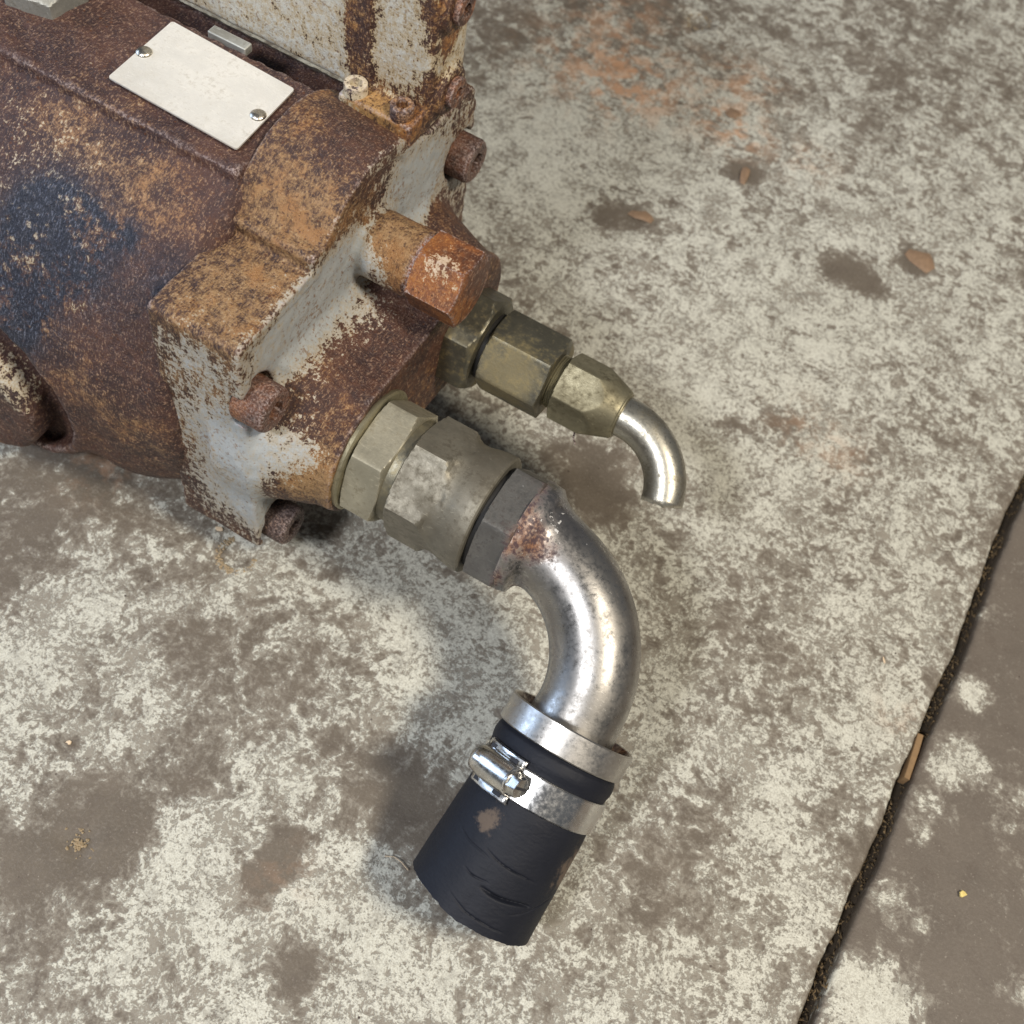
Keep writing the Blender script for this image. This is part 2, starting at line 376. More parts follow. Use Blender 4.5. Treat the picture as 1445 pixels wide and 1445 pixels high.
def f_cover(p):
    x, y, z = p
    blk = sdbox(p, (-.1, .3345, .1125), (1, .0955, .0800), .004)
    lobe = np.sqrt((y-.341)**2+(z-.170)**2)-(.049+np.clip((-.212-x)/.044, 0, 1)*.004)
    rt_ = sdbox(p, (-.1, .395, .16), (1, .033, .0425), .006)
    stp = sdbox(p, (-.1, .307, .18), (1, .0150, .0205), .003); prof = smin(smin(smin(blk, stp, .002), lobe, .0025), rt_, .004)
    e = np.maximum(-.256-x, x-FX)
    d = ext(prof, e, .0016)
    ins = smax(smax(prof+.0075, FX-.0016-x, .003), y-.366, .004)                  # face set back a little inside the rim
    d = smax(d, -ins, .0015)
    boss = sdcylx(p, .341, .170, .0165, -.23, -.184, .0016); d = smin(d, boss, .0035)
    a = (np.sqrt((y-.281)**2+(z-.105)**2)-.0345); b = np.sqrt((y-.368)**2+(z-.110)**2)-.0385
    bx = np.maximum(np.abs(y-.325)-.043, np.abs(z-.107)-.033)
    pb = smin(smin(a, b, .01), bx, .008)
    pb = pb-np.clip((-.180-x), 0, .03)*.38
    d = smin(d, ext(pb, np.maximum(-.23-x, x+.1725), .0015), .006)
    for (by, bz) in ((.249, .150), (.256, .040), (.417, .166)):
        d = smax(d, -sdcylx(p, by, bz, .0134, -.2165, -.10), .0015)
    d = d+wob(p, .00028)
    bore = np.sqrt((y-.281)**2+(z-.105)**2)-.024; d = smax(d, -np.maximum(bore, -.20-x), .001)
    return d
def f_housing(p):
    x, y, z = p
    cyl = sdcylx(p, .335, .110, .1035, -.52, -.249, .01)
    bx = sdbox(p, (-.3845, .335, .085), (.1355, .104, .070), .048)
    d = smin(cyl, bx, .02)
    pad = sdbox(p, (-.330, .335, .19), (.0745, .0320, .0245), .0022); d = smin(d, pad, .003)
    tr = sdbox(p, (-.330, .384, .22), (.078, .0165, .032), .002); d = smax(d, -tr, .002)
    top = sdbox(p, (-.46, .38, .19), (.07, .09, .022), .012); d = smin(d, top, .02)
    boss = sdcyly(p, -.363, .083, .061, .227, .30, .005); d = smin(d, boss, .010)
    cut = sdcyly(p, -.363, .083, .0545, .10, .237, .001); d = smax(d, -cut, .003)
    inner = sdcyly(p, -.374, .070, .045, .218, .30, .005); d = smin(d, inner, .003)
    d = smax(d, .002-z, .004)
    return d+wob(p, .0005)
def f_valve(p):
    x, y, z = p
    body = sdbox(p, (-.315, .41, .30), (.0655, .033, .0845), .002)
    rib = sdbox(p, (-.2445, .40, .30), (.0072, .0235, .088), .0018)
    colm = sdbox(p, (-.2240, .3935, .30), (.0165, .0150, .088), .003)
    ledge = sdbox(p, (-.2277, .3850, .2135), (.0188, .0200, .0062), .0014)
    d = smin(smin(body, rib, .0015), colm, .002); d = smin(d, ledge, .002)
    gr = np.maximum(np.abs(x+.2370)-.0006, np.abs(y-.3765)-.0016); d = smax(d, -np.maximum(gr, .222-z), .001)
    for zz in (.2235, .2665): d = smin(d, sdcylx(p, .3935, zz, .0118, -.22, -.2045, .002), .003)
    return d+wob(p, .0001)

# ================================================================== the setting: floor
M_floor = mat_floor()
JX = .1345
def joint(y, side):
    k = y*100
    w = .0034+.0014*mnoise.noise(Vector((k*.45, 3.1*side, 0)))+.0006*mnoise.noise(Vector((k*1.7, 7.7*side, 1)))+.0002*mnoise.noise(Vector((k*5, 1.7*side, 1)))
    off = .0024*mnoise.noise(Vector((k*.11, 0, 5)))+.0007*mnoise.noise(Vector((k*.4, 2, 5)))
    return JX+off+side*w
def axis_lines(a, b, step, lo, hi):
    L = list(np.arange(a, b+1e-9, step)); s = step
    x = a
    pre = []
    while x > lo: s *= 1.5; x -= s; pre.append(max(x, lo))
    s = step; x = b; post = []
    while x < hi: s *= 1.5; x += s; post.append(min(x, hi))
    return pre[::-1]+L+post
FB = [ # px, py, radius(m), channel, weight : 0 paint kept and a few painted-in shadows, 1 orange stain, 2 bare smooth concrete
 (60, 720, .055, 0, -.62), (180, 640, .05, 0, -.45), (20, 830, .03, 0, -.3), (330, 900, .035, 0, -.42), (400, 960, .035, 0, -.42), (270, 1090, .02, 0, -.4), (520, 1100, .030, 0, -.6), (590, 1130, .022, 0, -.5),  # last spot also paints the hose's soft shadow
 (110, 1190, .028, 0, -.75), (160, 1160, .02, 0, -.5), (370, 1240, .010, 0, -.8), (395, 1215, .009, 0, -.8), (410, 1185, .008, 0, -.7), (60, 1330, .03, 0, -.32), (420, 1370, .014, 0, -.6), (30, 1230, .013, 0, -.6),
 (40, 920, .035, 0, .30), (80, 860, .03, 0, .30), (600, 850, .035, 0, .30), (380, 1050, .04, 0, .14), (480, 1300, .05, 0, .26), (210, 1330, .04, 0, .2), (700, 960, .04, 0, .22), (250, 1180, .03, 0, .25),
 (760, 180, .05, 0, .45), (900, 200, .05, 0, .28), (740, 260, .04, 0, .35), (960, 560, .06, 0, .38), (1100, 500, .07, 0, .28), (1200, 440, .05, 0, .22), (1060, 640, .04, 0, .2), (1300, 800, .05, 0, .12), (1000, 960, .04, 0, .18), (1250, 990, .02, 0, .35),
 (900, 310, .012, 0, -.55), (860, 305, .012, 0, -.5), (1050, 245, .012, 0, -.8), (1190, 380, .015, 0, -.6), (1225, 405, .012, 0, -.5), (1100, 590, .018, 0, -.5), (1030, 600, .010, 0, -.5), (1290, 370, .012, 0, -.7),  # first two also paint in the pump's soft shadow on the right
 (820, 660, .022, 0, -.5), (850, 700, .02, 0, -.45), (900, 0, .06, 0, -.5), (700, 30, .05, 0, -.45), (1300, 60, .08, 0, -.35), (1250, 150, .06, 0, -.15), (1020, 900, .03, 0, -.25), (1080, 930, .04, 0, -.15), (1200, 700, .05, 0, -.14),  # first two also darken the floor as shade below the small nut
 (950, 1200, .03, 0, -.3), (1000, 1300, .04, 0, -.2), (880, 1260, .03, 0, -.25), (1180, 1180, .02, 0, -.2), (1100, 1120, .02, 0, .12), (1120, 1240, .03, 0, .12), (1000, 1420, .03, 0, .1),
 (1020, 800, .05, 0, -.12), (900, 1380, .04, 0, .15), (1330, 600, .04, 0, -.15),
 (840, 90, .045, 1, .85), (900, 130, .03, 1, .9), (880, 20, .04, 1, .5), (1020, 170, .022, 1, .7), (1060, 120, .025, 1, .55), (1000, 110, .03, 1, .4), (1050, 190, .02, 1, .7), (1140, 230, .02, 1, .4), (400, 1240, .015, 1, .2), (145, 650, .02, 1, .5), (1270, 1010, .015, 1, .25), (1180, 640, .02, 1, .3), (1130, 600, .02, 1, .25),
]
FB = [(at(a, b, z=0), r, c, wt) for a, b, r, c, wt in FB]
FB2 = [(1375, 985, .012, .9), (1362, 1070, .014, 1.0), (1330, 1085, .008, .8), (1370, 965, .007, .6), (1260, 1265, .012, .8), (1230, 1400, .020, 1.0), (1215, 1420, .02, .8), (1300, 1170, .008, .8), (1310, 1130, .009, .8), (1420, 1160, .010, .55), (1400, 860, .012, .45), (1440, 1120, .008, .6), (1445, 1400, .01, .5), (1305, 1300, .008, .4)]
FB2 = [(at(a, b, z=0), r, wt) for a, b, r, wt in FB2]
CR = [(330, 780, .0105, .0016), (110, 1190, .008, .0012), (985, 30, .010, .003), (1050, 245, .004, .0010), (900, 308, .006, .0008), (820, 660, .008, .0007)]
CR = [(at(a, b, z=0), r, dp) for a, b, r, dp in CR]
def slab(side, x0, x1):
    ys = axis_lines(-.05, 1.02, .0028, -4, 6)
    if side < 0: us = axis_lines(-.64, JX-.019, .0028, -5, JX-.019)
    else: us = axis_lines(JX+.019, .30, .0028, JX+.019, 5)
    us = np.array(us); ys = np.array(ys)
    edge = np.array([joint(y, side) for y in ys])
    # rows: flat grid, then strip to the crumbled edge, then the wall going down
    cols = []
    prof = [(.009, 0), (.006, 0), (.0035, -.00008), (.0018, -.0003), (.0007, -.0009), (0, -.0022), (-.0001, -.006), (0, -.016)]
    if side < 0: X = [us] ; 
    G = []
    for j, y in enumerate(ys):
        e = edge[j]
        strip = [(e+side*o, z) for o, z in prof]
        if side < 0: row = [(u, 0) for u in us]+[(x, z) for x, z in strip]
        else: row = [(x, z) for x, z in strip[::-1]]+[(u, 0) for u in us]
        G.append([(x, y, z) for x, z in row])
    G = np.array(G); n, m = G.shape[:2]; V = G.reshape(-1, 3)
    for p, r, dp in CR:
        d = np.hypot(V[:, 0]-p[0], V[:, 1]-p[1]); d = d*(1+.25*np.sin(np.arctan2(V[:, 1]-p[1], V[:, 0]-p[0])*3+r*900))
        V[:, 2] -= dp*np.exp(-(d/r)**4)
    if side > 0: V[:, 2] -= .0016*np.clip(1.4-(V[:, 0]-JX)/.05, .35, 1)
    V[:, 2] += .00035*np.sin(V[:, 0]*31+V[:, 1]*17)*np.sin(V[:, 1]*23-V[:, 0]*11)
    idx = np.arange(n*m).reshape(n, m)
    Q = np.stack([idx[:-1, :-1], idx[:-1, 1:], idx[1:, 1:], idx[1:, :-1]], -1).reshape(-1, 4)
    me = bpy.data.meshes.new('floor'); me.from_pydata(V.tolist(), [], Q.tolist()); me.update()
    mk = np.zeros((len(V), 3)); mk[:, 0] = .5 if side < 0 else -.35+.35; mk[:, 2] = 0 if side < 0 else .8
    if side < 0:
        for p, r, c, wt in FB: mk[:, c] += (1.25 if c == 0 and r < .024 else .62 if c == 0 and wt < 0 else .55 if c == 0 else 1)*wt*np.exp(-((V[:, 0]-p[0])**2+(V[:, 1]-p[1])**2)/(r*r))
        de = JX-V[:, 0]; mk[:, 0] -= .28*np.exp(-(de/.010)**2)
    else:
        for p, r, wt in FB2: mk[:, 0] += wt*np.exp(-((V[:, 0]-p[0])**2+(V[:, 1]-p[1])**2)/(r*r))*.95
    mk[:, 0] = mk[:, 0]*(1 if side < 0 else 1.15)-(0 if side < 0 else .22)
    me_mask(me, mk); return me
o = link('floor', slab(-1, 0, 0), M_floor, None, 180, kind='structure')
o2 = link('floor', slab(1, 0, 0), M_floor, None, 180, kind='structure')
M_soil = mat_flat('joint_dirt', (.050, .036, .022), .95, 0, .6, 500, .9)
bm = bmesh.new(); bxm(bm, (JX-.012, -4, -.03), (JX+.012, 6, -.0135)); frombm('joint_bottom', bm, M_soil, None, smooth=0, kind='structure')
# fibrous dirt in the joint
M_fib = mat_flat('dry_fibre', (.16, .11, .055), .9, 0, .5, 400, .6)
V = []; Fc = []
for i in range(1500):
    y = rng.uniform(.12, .60); dn = .5+.5*math.sin(y*70)+.4*math.sin(y*191)
    if rng.random() > .35+.6*dn: continue
    jl, jr = joint(y, -1), joint(y, 1); x = rng.uniform(jl, jr); z = rng.uniform(-.0135, -.0085+.004*dn)
    r = rng.uniform(.00025, .0009); a = rng.uniform(0, 6.28); L = r*rng.choice([1, 1.5, 4]); b = len(V)
    ca, sa = math.cos(a), math.sin(a)
    for (u, vv, ww) in ((L, 0, 0), (-L*.3, r, 0), (-L*.6, -r*.7, 0), (0, 0, r*1.2), (0, 0, -r)): V.append((x+u*ca*.6-vv*sa, y+u*sa+vv*ca, z+ww))
    Fc += [(b, b+1, b+3), (b+1, b+2, b+3), (b+2, b, b+3), (b+1, b, b+4), (b+2, b+1, b+4), (b, b+2, b+4)]
link('joint_debris', mesh('joint_debris', V, Fc), M_fib, None, 0, kind='stuff')

# ------------------------------------------------------------------ small things on the floor
def chip(name, px, py, L, W, T, rot, mat, label, cat, z=0., seed=1, tilt=0):
    rg = np.random.default_rng(seed); p = at(px, py, z=z); n = 9; V = []
    rad = [1+.35*rg.uniform(-1, 1) for _ in range(n)]
    for k in range(2):
        for i in range(n):
            a = 2*PI*i/n; V.append((math.cos(a)*L*rad[i]*(1-.12*k), math.sin(a)*W*rad[i]*(1-.12*k), T*k+.15*T*rg.uniform(-1, 1)*k))
    V.append((0, 0, T*1.25)); Fc = [tuple(range(n))[::-1]]+[(i, (i+1) % n, n+(i+1) % n, n+i) for i in range(n)]+[(n+i, n+(i+1) % n, 2*n) for i in range(n)]
    o = link(name, mesh(name, V, Fc), mat, None, 50, label=label, category=cat); o.location = (p[0], p[1], p[2]+.0004); o.rotation_euler = (tilt, tilt*.6, rot); return o
M_wood = mat_flat('weathered_wood', (.25, .155, .075), .85, 0, .35, 300, .6)
pw = at(1297, 1072, z=-.002); j0 = .5*(joint(pw[1], -1)+joint(pw[1], 1))
bm = bmesh.new(); bxm(bm, (-.0017, -.014, -.0085), (.0017, .014, .0002), .0005)
for e in range(3): bmesh.ops.subdivide_edges(bm, edges=[x for x in bm.edges if x.calc_length() > .012], cuts=2)
for v in bm.verts: v.co += Vector((.0005*mnoise.noise(v.co*300), 0, .0006*mnoise.noise(v.co*400+Vector((5, 0, 0)))))*(1 if abs(v.co.y) < .01 else 1.6)
wd = frombm('wood_strip', bm, M_wood, None, label='splinter of brown wood wedged in the dark joint between the two floor slabs', category='wood strip'); wd.location = (j0-.0005, pw[1], -.0012); wd.rotation_euler = (0, .03, .07)
M_gold = mat_flat('pale_yellow_flake', (.78, .62, .22), .35, .2, .25, 500)
M_cream = mat_flat('cream_chip', (.74, .58, .40), .6, 0, .2, 500)
M_stone = mat_flat('brown_stone', (.26, .17, .105), .5, 0, .45, 260, .7)
chip('shaving', 1358, 1262, .0026, .0016, .0006, .9, M_gold, 'bright yellow flake on the bare brown slab right of the joint', 'flake', seed=3, tilt=.2)
chip('wood_chip', 1247, 933, .0022, .0007, .0005, 2.1, M_cream, 'thin pale sliver left of the joint, near the upper end of it', 'chip', seed=5)
chip('paint_chip', 310, 747, .0021, .0014, .0006, .3, M_cream, 'small cream chip just below the lower edge of the pump', 'chip', seed=6)
chip('paint_chip', 97, 1048, .0013, .001, .0005, .3, M_cream, 'tiny peach chip on the paint at far left, above the dark hollow', 'chip', seed=7)
for i, (a, b, L, W, r, lb) in enumerate([(1297, 366, .0085, .0065, .5, 'rounded brown stone showing in the painted floor at right'), (905, 305, .0055, .0035, .2, 'dark brown flat stone in the floor between the pump and the upper middle'),
        (1036, 160, .0042, .0035, .4, 'small orange brown stone in the orange stained patch'), (1050, 248, .0060, .0028, 1.8, 'long brown stone in the floor below the orange stain')]):
    chip('stone', a, b, L*1.35, W*1.5, .0006, r, M_stone, lb, 'stone', seed=20+i)
def crumbs(name, px, py, R, n, mat, label, cat, ring=False, s0=.0004, s1=.0011, half=None):
    p = at(px, py, z=0); V = []; Fc = []
    for i in range(n):
        a = rng.uniform(0, 2*PI) if half is None else rng.uniform(*half); r = R*(rng.uniform(.8, 1.15) if ring else abs(rng.normal(0, .5))); s = rng.uniform(s0, s1); b = len(V)
        cx, cy = r*math.cos(a), r*math.sin(a)
        for k in range(5): an = k*1.257+i; V.append((cx+s*math.cos(an)*rng.uniform(.6, 1.2), cy+s*math.sin(an)*rng.uniform(.6, 1.2), rng.uniform(-.1, .3)*s))
        V.append((cx, cy, s*.9)); Fc += [(b+k, b+(k+1) % 5, b+5) for k in range(5)]
    o = link(name, mesh(name, V, Fc), mat, None, 0, label=label, category=cat, kind='stuff'); o.location = (p[0], p[1], -.0006); return o
crumbs('grit', 335, 783, .0105, 150, mat_flat('ochre_grit', (.34, .26, .16), .6, 0, .5, 600), 'ring of ochre grit in the hollow below the pump edge', 'grit', True, half=(PI*.75, PI*2.1))
crumbs('grit', 112, 1190, .008, 70, bpy.data.materials['ochre_grit'], 'gold brown grit in the dark hollow at lower left', 'grit')
crumbs('grit', 985, 30, .009, 60, bpy.data.materials['ochre_grit'], 'grit around the small round hole at the top of the floor', 'grit', True)
# thin wire-like hair beside the hose end
def tube(pts, r, seg=8, taper=None):
    pts = [np.array(p, float) for p in pts]; V = []; Fc = []; n = len(pts)
    T = [pts[min(i+1, n-1)]-pts[max(i-1, 0)] for i in range(n)]; T = [t/np.linalg.norm(t) for t in T]
    u = np.cross(T[0], [.3, .2, .9]); u /= np.linalg.norm(u)
    for i in range(n):
        u = u-(u@T[i])*T[i]; u /= np.linalg.norm(u); v = np.cross(T[i], u); rr = r[i] if hasattr(r, '__len__') else r
        for k in range(seg): a = 2*PI*k/seg; V.append(pts[i]+rr*(math.cos(a)*u+math.sin(a)*v))
    for i in range(n-1):
        for k in range(seg): Fc.append((i*seg+k, i*seg+(k+1) % seg, (i+1)*seg+(k+1) % seg, (i+1)*seg+k))
    Fc += [tuple(range(seg))[::-1], tuple(range((n-1)*seg, n*seg))]
    return V, Fc
hp = [at(543, 1208, z=.0006), at(556, 1209, z=.0016), at(566, 1216, z=.002), at(576, 1228, z=.0015)]
V, Fc = tube(hp, .00022, 6); link('fibre', mesh('fibre', V, Fc), M_cream, None, 60, label='thin curled pale fibre on the floor beside the cut end of the black hose', category='fibre')

# ================================================================== the pump
pump = bpy.data.objects.new('hydraulic_pump', None); COL.objects.link(pump); pump.location = ROOT; pump.empty_display_size = .05
pump['label'] = 'rusty grey hydraulic pump with two steel hose fittings lying on the worn painted floor'; pump['category'] = 'hydraulic pump'
M_cov = mat_rust('rusty_painted_cover', (.36, .385, .395), 1.3, ochre=(.265, .155, .065), orng=.42)
M_hou = mat_rust('rusty_barrel', (.46, .47, .45), 7.7, ochre=(.29, .175, .085), orng=.35, dark=(.034, .016, .017), mid=(.092, .040, .028), stn=.7)
M_val = mat_rust('stained_pale_paint', (.52, .515, .465), 3.1, stn=.8)
mc = blobs(f_cover, (.12, .38, .0), [
 (430, 215, .05, 1, .12), (320, 430, .045, 1, .26), (430, 320, .03, 1, .10), (400, 300, .03, 0, -.3), (540, 350, .02, 1, .25),
 (460, 410, .022, 0, .75), (420, 455, .018, 0, .85), (390, 490, .015, 0, .55), (490, 370, .014, 0, .6), (520, 440, .015, 0, .35), (600, 250, .018, 0, .8), (585, 290, .014, 0, .85), (565, 250, .014, 0, .45), (640, 230, .012, 0, .4),
 (340, 650, .018, 0, .72), (345, 700, .02, 0, .5), (420, 640, .014, 0, .5), (350, 610, .014, 0, .35), (370, 720, .014, 0, .4), (440, 560, .012, 0, .2),
 (270, 500, .025, 0, .38), (285, 600, .03, 0, .38), (260, 560, .03, 1, .2), (300, 700, .03, 0, .30),
 (560, 470, .030, 1, -.45), (600, 420, .02, 1, -.4), (500, 520, .02, 1, -.1), (520, 600, .02, 0, -.2), (420, 670, .02, 1, .35), (450, 690, .015, 1, .3),
 (680, 330, .03, 1, -.6), (640, 290, .02, 1, -.5), (640, 330, .02, 0, -.5), (660, 250, .02, 1, -.3), (500, 200, .02, 1, -.2), (545, 210, .015, 1, -.3)])
mh = blobs(f_housing, (.10, .09, 0), [
 (130, 230, .030, 1, .22), (210, 250, .026, 1, .26), (280, 320, .03, 1, .15), (60, 190, .03, 1, .22), (30, 210, .045, 0, .24), (110, 260, .03, 0, .12), (20, 360, .03, 0, .14), (130, 430, .03, 0, .10),  # wide pale balls at the left paint a sheen on the barrel
 (70, 300, .018, 2, 1.5), (40, 350, .020, 2, 1.3), (20, 420, .020, 2, 1.5), (120, 320, .013, 2, 1.3), (5, 470, .014, 2, 1.3), (180, 335, .009, 2, 1.0), (90, 380, .016, 2, .8), (230, 400, .012, 2, .6), (235, 430, .006, 2, 1.2), (140, 400, .015, 2, .5),
 (170, 560, .03, 1, .20), (220, 640, .03, 1, .28), (120, 540, .025, 1, .12), (250, 680, .03, 1, .2), (60, 480, .02, 1, .2), (240, 560, .016, 1, -.3), (190, 480, .03, 1, -.2),
 (40, 565, .012, 0, .30), (10, 535, .012, 0, .34), (70, 592, .007, 0, .28), (-30, 520, .02, 0, .3), (240, 650, .02, 0, .1),
 (250, 20, .03, 1, -.3), (400, 200, .02, 1, -.2), (110, 60, .03, 1, -.25), (320, 220, .02, 1, -.3), (30, 100, .03, 1, .1), (120, 110, .02, 1, .2)])
mv0 = blobs(f_valve, (.82, .40, 0), [(503, 60, .0065, 0, -.75), (505, 30, .0065, 0, -.75), (503, 92, .006, 0, -.6), (505, 0, .0065, 0, -.7), (505, -30, .007, 0, -.7), (635, 60, .007, 0, -.7), (640, 130, .011, 0, -.8), (640, 20, .011, 0, -.8), (610, 120, .006, 0, -.45), (620, 160, .010, 0, -.35),
 (560, 170, .014, 0, -.55), (520, 140, .010, 0, -.55), (430, 100, .012, 0, -.25), (470, 120, .01, 0, -.35), (590, 190, .010, 0, -.3), (500, 150, .012, 1, .3), (540, 165, .012, 1, .3), (540, 30, .006, 0, -.1), (575, 60, .006, 0, -.12), (612, 20, .006, 0, -.5), (612, 70, .005, 0, -.3), (240, 20, .01, 0, -.2), (330, 60, .01, 0, -.2)])
mc_ = mc
def mc(V):
    m = mc_(V); f = np.exp(-((V[:, 0]-FX)/.0035)**2); dp = np.hypot(np.maximum(np.abs(V[:, 1]-.325)-.035, 0), V[:, 2]-.112)
    m[:, 0] += f*.36*np.clip((dp-.020)/.022, 0, 1)
    m[:, 0] += .16*np.exp(-((V[:, 1]-.2395)/.004)**2)*(V[:, 0] < FX-.002)*np.clip((.188-V[:, 2])/.01, 0, 1)
    m[:, 1] += .12*(np.hypot(V[:, 1]-.341, V[:, 2]-.170) < .0185)*(V[:, 0] > FX+.002)
    return np.clip(m, 0, 1)
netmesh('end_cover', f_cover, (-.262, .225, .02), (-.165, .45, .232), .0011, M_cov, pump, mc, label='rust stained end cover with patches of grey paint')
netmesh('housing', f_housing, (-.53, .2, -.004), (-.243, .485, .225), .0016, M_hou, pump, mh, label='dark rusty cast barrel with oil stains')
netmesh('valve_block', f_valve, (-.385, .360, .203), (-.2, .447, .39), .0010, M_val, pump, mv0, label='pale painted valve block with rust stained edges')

def const(P, G=0, B=0): return lambda V: np.tile(np.array([P, G, B], float), (len(V), 1))
M_bolt = mat_rust('rusty_bolt', (.3, .2, .15), 5.2, ochre=(.30, .12, .05), dark=(.045, .022, .018), mid=(.17, .068, .036))
M_blk = mat_rust('dark_bolt', (.1, .08, .07), 6.2, ochre=(.10, .05, .035), dark=(.02, .014, .013), mid=(.06, .032, .026))
def cap_bolt(y, z, x0, L, R, mat, g, name='cap_bolt', **pr):
    s = 96; kn = lambda k: 1+.012*((k % 2)*2-1)
    prof = [(0, R*.98), (.0006, R), (L-.0022, R), (L-.0008, R*.96), (L, R*.86), (L, R*.52)]
    def rf(p, t, r):
        if .0006 <= t <= L-.0022: return r*(1+.010*math.cos(p*48))
        return r
    V, Fc = sweep((x0, y, z), (1, 0, 0), prof, rf, s, cap=False)
    D, u, v = frame((1, 0, 0)); P = np.array((x0, y, z))-ROOT; b = len(V)
    for t in (L, L-.006):
        for j in range(s): p = j*2*PI/s; rr = min(hexr(p, R*.44, .3), R*.51); V.append(P+D*t+rr*(math.cos(p)*u+math.sin(p)*v))
    n = 5*s
    for j in range(s):
        k = (j+1) % s; Fc.append((n+j, n+k, b+k, b+j)); Fc.append((b+j, b+k, b+s+k, b+s+j))
    Fc.append(tuple(range(b+s, b+2*s))); me = mesh(name, V, Fc); setmask(me, const(0, g)(V)); return link(name, me, mat, pump, 35, **pr)
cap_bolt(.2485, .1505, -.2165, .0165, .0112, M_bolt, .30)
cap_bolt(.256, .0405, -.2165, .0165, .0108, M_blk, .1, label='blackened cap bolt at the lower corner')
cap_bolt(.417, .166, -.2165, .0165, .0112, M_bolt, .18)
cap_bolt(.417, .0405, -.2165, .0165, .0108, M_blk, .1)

# plug in the round boss: wide turned shoulder, hexagon and rusty end
M_plug = mat_rust('orange_rusty_plug', (.62, .50, .42), 9.4, ochre=(.33, .13, .03), dark=(.075, .03, .018), mid=(.24, .085, .03), bst=.45)
def mplug(V): return np.stack([np.full(len(V), .18)+.45*np.exp(-((V-np.array([-.170, .334, .186]))**2).sum(1)/.008**2), np.full(len(V), .36), np.zeros(len(V))], 1)  # pale ball paints a highlight and pale marks on the middle face
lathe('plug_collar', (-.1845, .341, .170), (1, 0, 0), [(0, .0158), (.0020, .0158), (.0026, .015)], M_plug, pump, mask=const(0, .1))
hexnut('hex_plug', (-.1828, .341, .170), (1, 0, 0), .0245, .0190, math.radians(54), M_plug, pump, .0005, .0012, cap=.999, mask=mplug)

# name plate, corners from the photograph laid on the pad
M_plate = mat_metal('worn_aluminium_plate', (.66, .645, .60), (.30, .265, .20), .95, .44, .30, .9, bs=.5, seed=2.)
zc = .2160
cs = [at(a, b, z=zc+.0012) for a, b in ((243, 29), (416, 125), (334, 210), (152, 108))]
bm = bmesh.new(); rows = []
for zz in (0, .0008):
    ring = []
    n = len(cs)
    for i in range(n):
        p, q, r_ = cs[i-1], cs[i], cs[(i+1) % n]; d1 = (p-q)/np.linalg.norm(p-q); d2 = (r_-q)/np.linalg.norm(r_-q)
        for f in (1., .45, 0.):
            w = q+d1*.0012*f**1.0*(f > 0)+d2*.0012*(1-f) if f in (0., 1.) else q+(d1+d2)*.0004
            ring.append(bm.verts.new((w[0]-ROOT[0], w[1]-ROOT[1], zc+.0002+zz)))
    rows.append(ring)
bm.faces.new(rows[1]); bm.faces.new(rows[0][::-1]); m_ = len(rows[0])
for i in range(m_): bm.faces.new((rows[0][i], rows[0][(i+1) % m_], rows[1][(i+1) % m_], rows[1][i]))
bmesh.ops.recalc_face_normals(bm, faces=bm.faces)
plate = frombm('name_plate', bm, M_plate, pump, smooth=30, label='blank worn silver name plate with its lettering rubbed off')
M_riv = mat_metal('bright_rivet', (.62, .58, .50), (.12, .10, .08), .4, .25, 1., 2.)
for (a, b) in ((203, 71), (364, 160)):
    q = at(a, b, z=zc+.002); r = .0038
    lathe('rivet', (q[0], q[1], zc+.0007), (0, 0, 1), [(0, r*1.0)]+[(r*.55*math.sin(k*PI/12), r*math.cos(k*PI/12)) for k in range(0, 6)]+[(r*.56, r*.05)], M_riv, plate, 40, smooth=60)
# small items on the pump top
M_green = mat_metal('grey_zinc', (.42, .43, .40), (.16, .13, .09), .6, .5, .5)
q = at(58, -32, z=.222); hexnut('hex_cap', (q[0], q[1], .2115), (0, 0, 1), .012, .0205, .35, M_green, pump, .001, .002)
q = at(146, 22, z=.2135); lathe('small_plug', (q[0], q[1], .2085), (0, 0, 1), [(0, .0065), (.003, .006), (.0048, .0042), (.0048, .0018), (.002, .0016)], M_hou, pump, 40, mask=const(0, .55))
bm = bmesh.new(); q0, q1 = at(296, 40, z=.2165), at(350, 66, z=.2165); bxm(bm, (q0[0]-ROOT[0], q0[1]-ROOT[1]-.002, .212), (q1[0]-ROOT[0], q0[1]-ROOT[1]+.0035, .2165), .0008); frombm('spacer', bm, M_green, pump, label='small grey metal strip in the gap behind the name plate')

# valve block screws and side plugs
M_scr = mat_rust('rusty_socket_screw', (.66, .60, .47), 2.2, ochre=(.36, .19, .07))
def socket_screw(x, y, z, R, H, P, parent, D=(0, 0, 1), mat=None, hexr_=.5, name='socket_screw', depth=.8, mk=None, **pr):
    s = 72; prof = [(0, R), (H-.0007, R), (H-.0002, R*.96), (H, R*.88), (H, R*.62)]
    V, Fc = sweep((x, y, z), D, prof, None, s, cap=False); DD, u, v = frame(D); Pp = np.array((x, y, z))-ROOT; b = len(V)
    for t in (H, H-depth*R):
        for j in range(s): p = j*2*PI/s; rr = min(hexr(p, R*hexr_, .2), R*.62); V.append(Pp+DD*t+rr*(math.cos(p)*u+math.sin(p)*v))
    n = 4*s
    for j in range(s):
        k = (j+1) % s; Fc.append((n+j, n+k, b+k, b+j)); Fc.append((b+j, b+k, b+s+k, b+s+j))
    Fc.append(tuple(range(b+s, b+2*s))); me = mesh(name, V, Fc); setmask(me, const(P, .5)(V)); return link(name, me, mat or M_scr, parent, 35, **pr)
q = at(501, 108, y=.3735); socket_screw(-.2405, .3705, .2190, .0054, .0058, .72, pump, label='socket screw with pale paint on its rim')
socket_screw(-.2165, .3705, .2190, .0054, .0066, .25, pump, label='rusty socket screw')
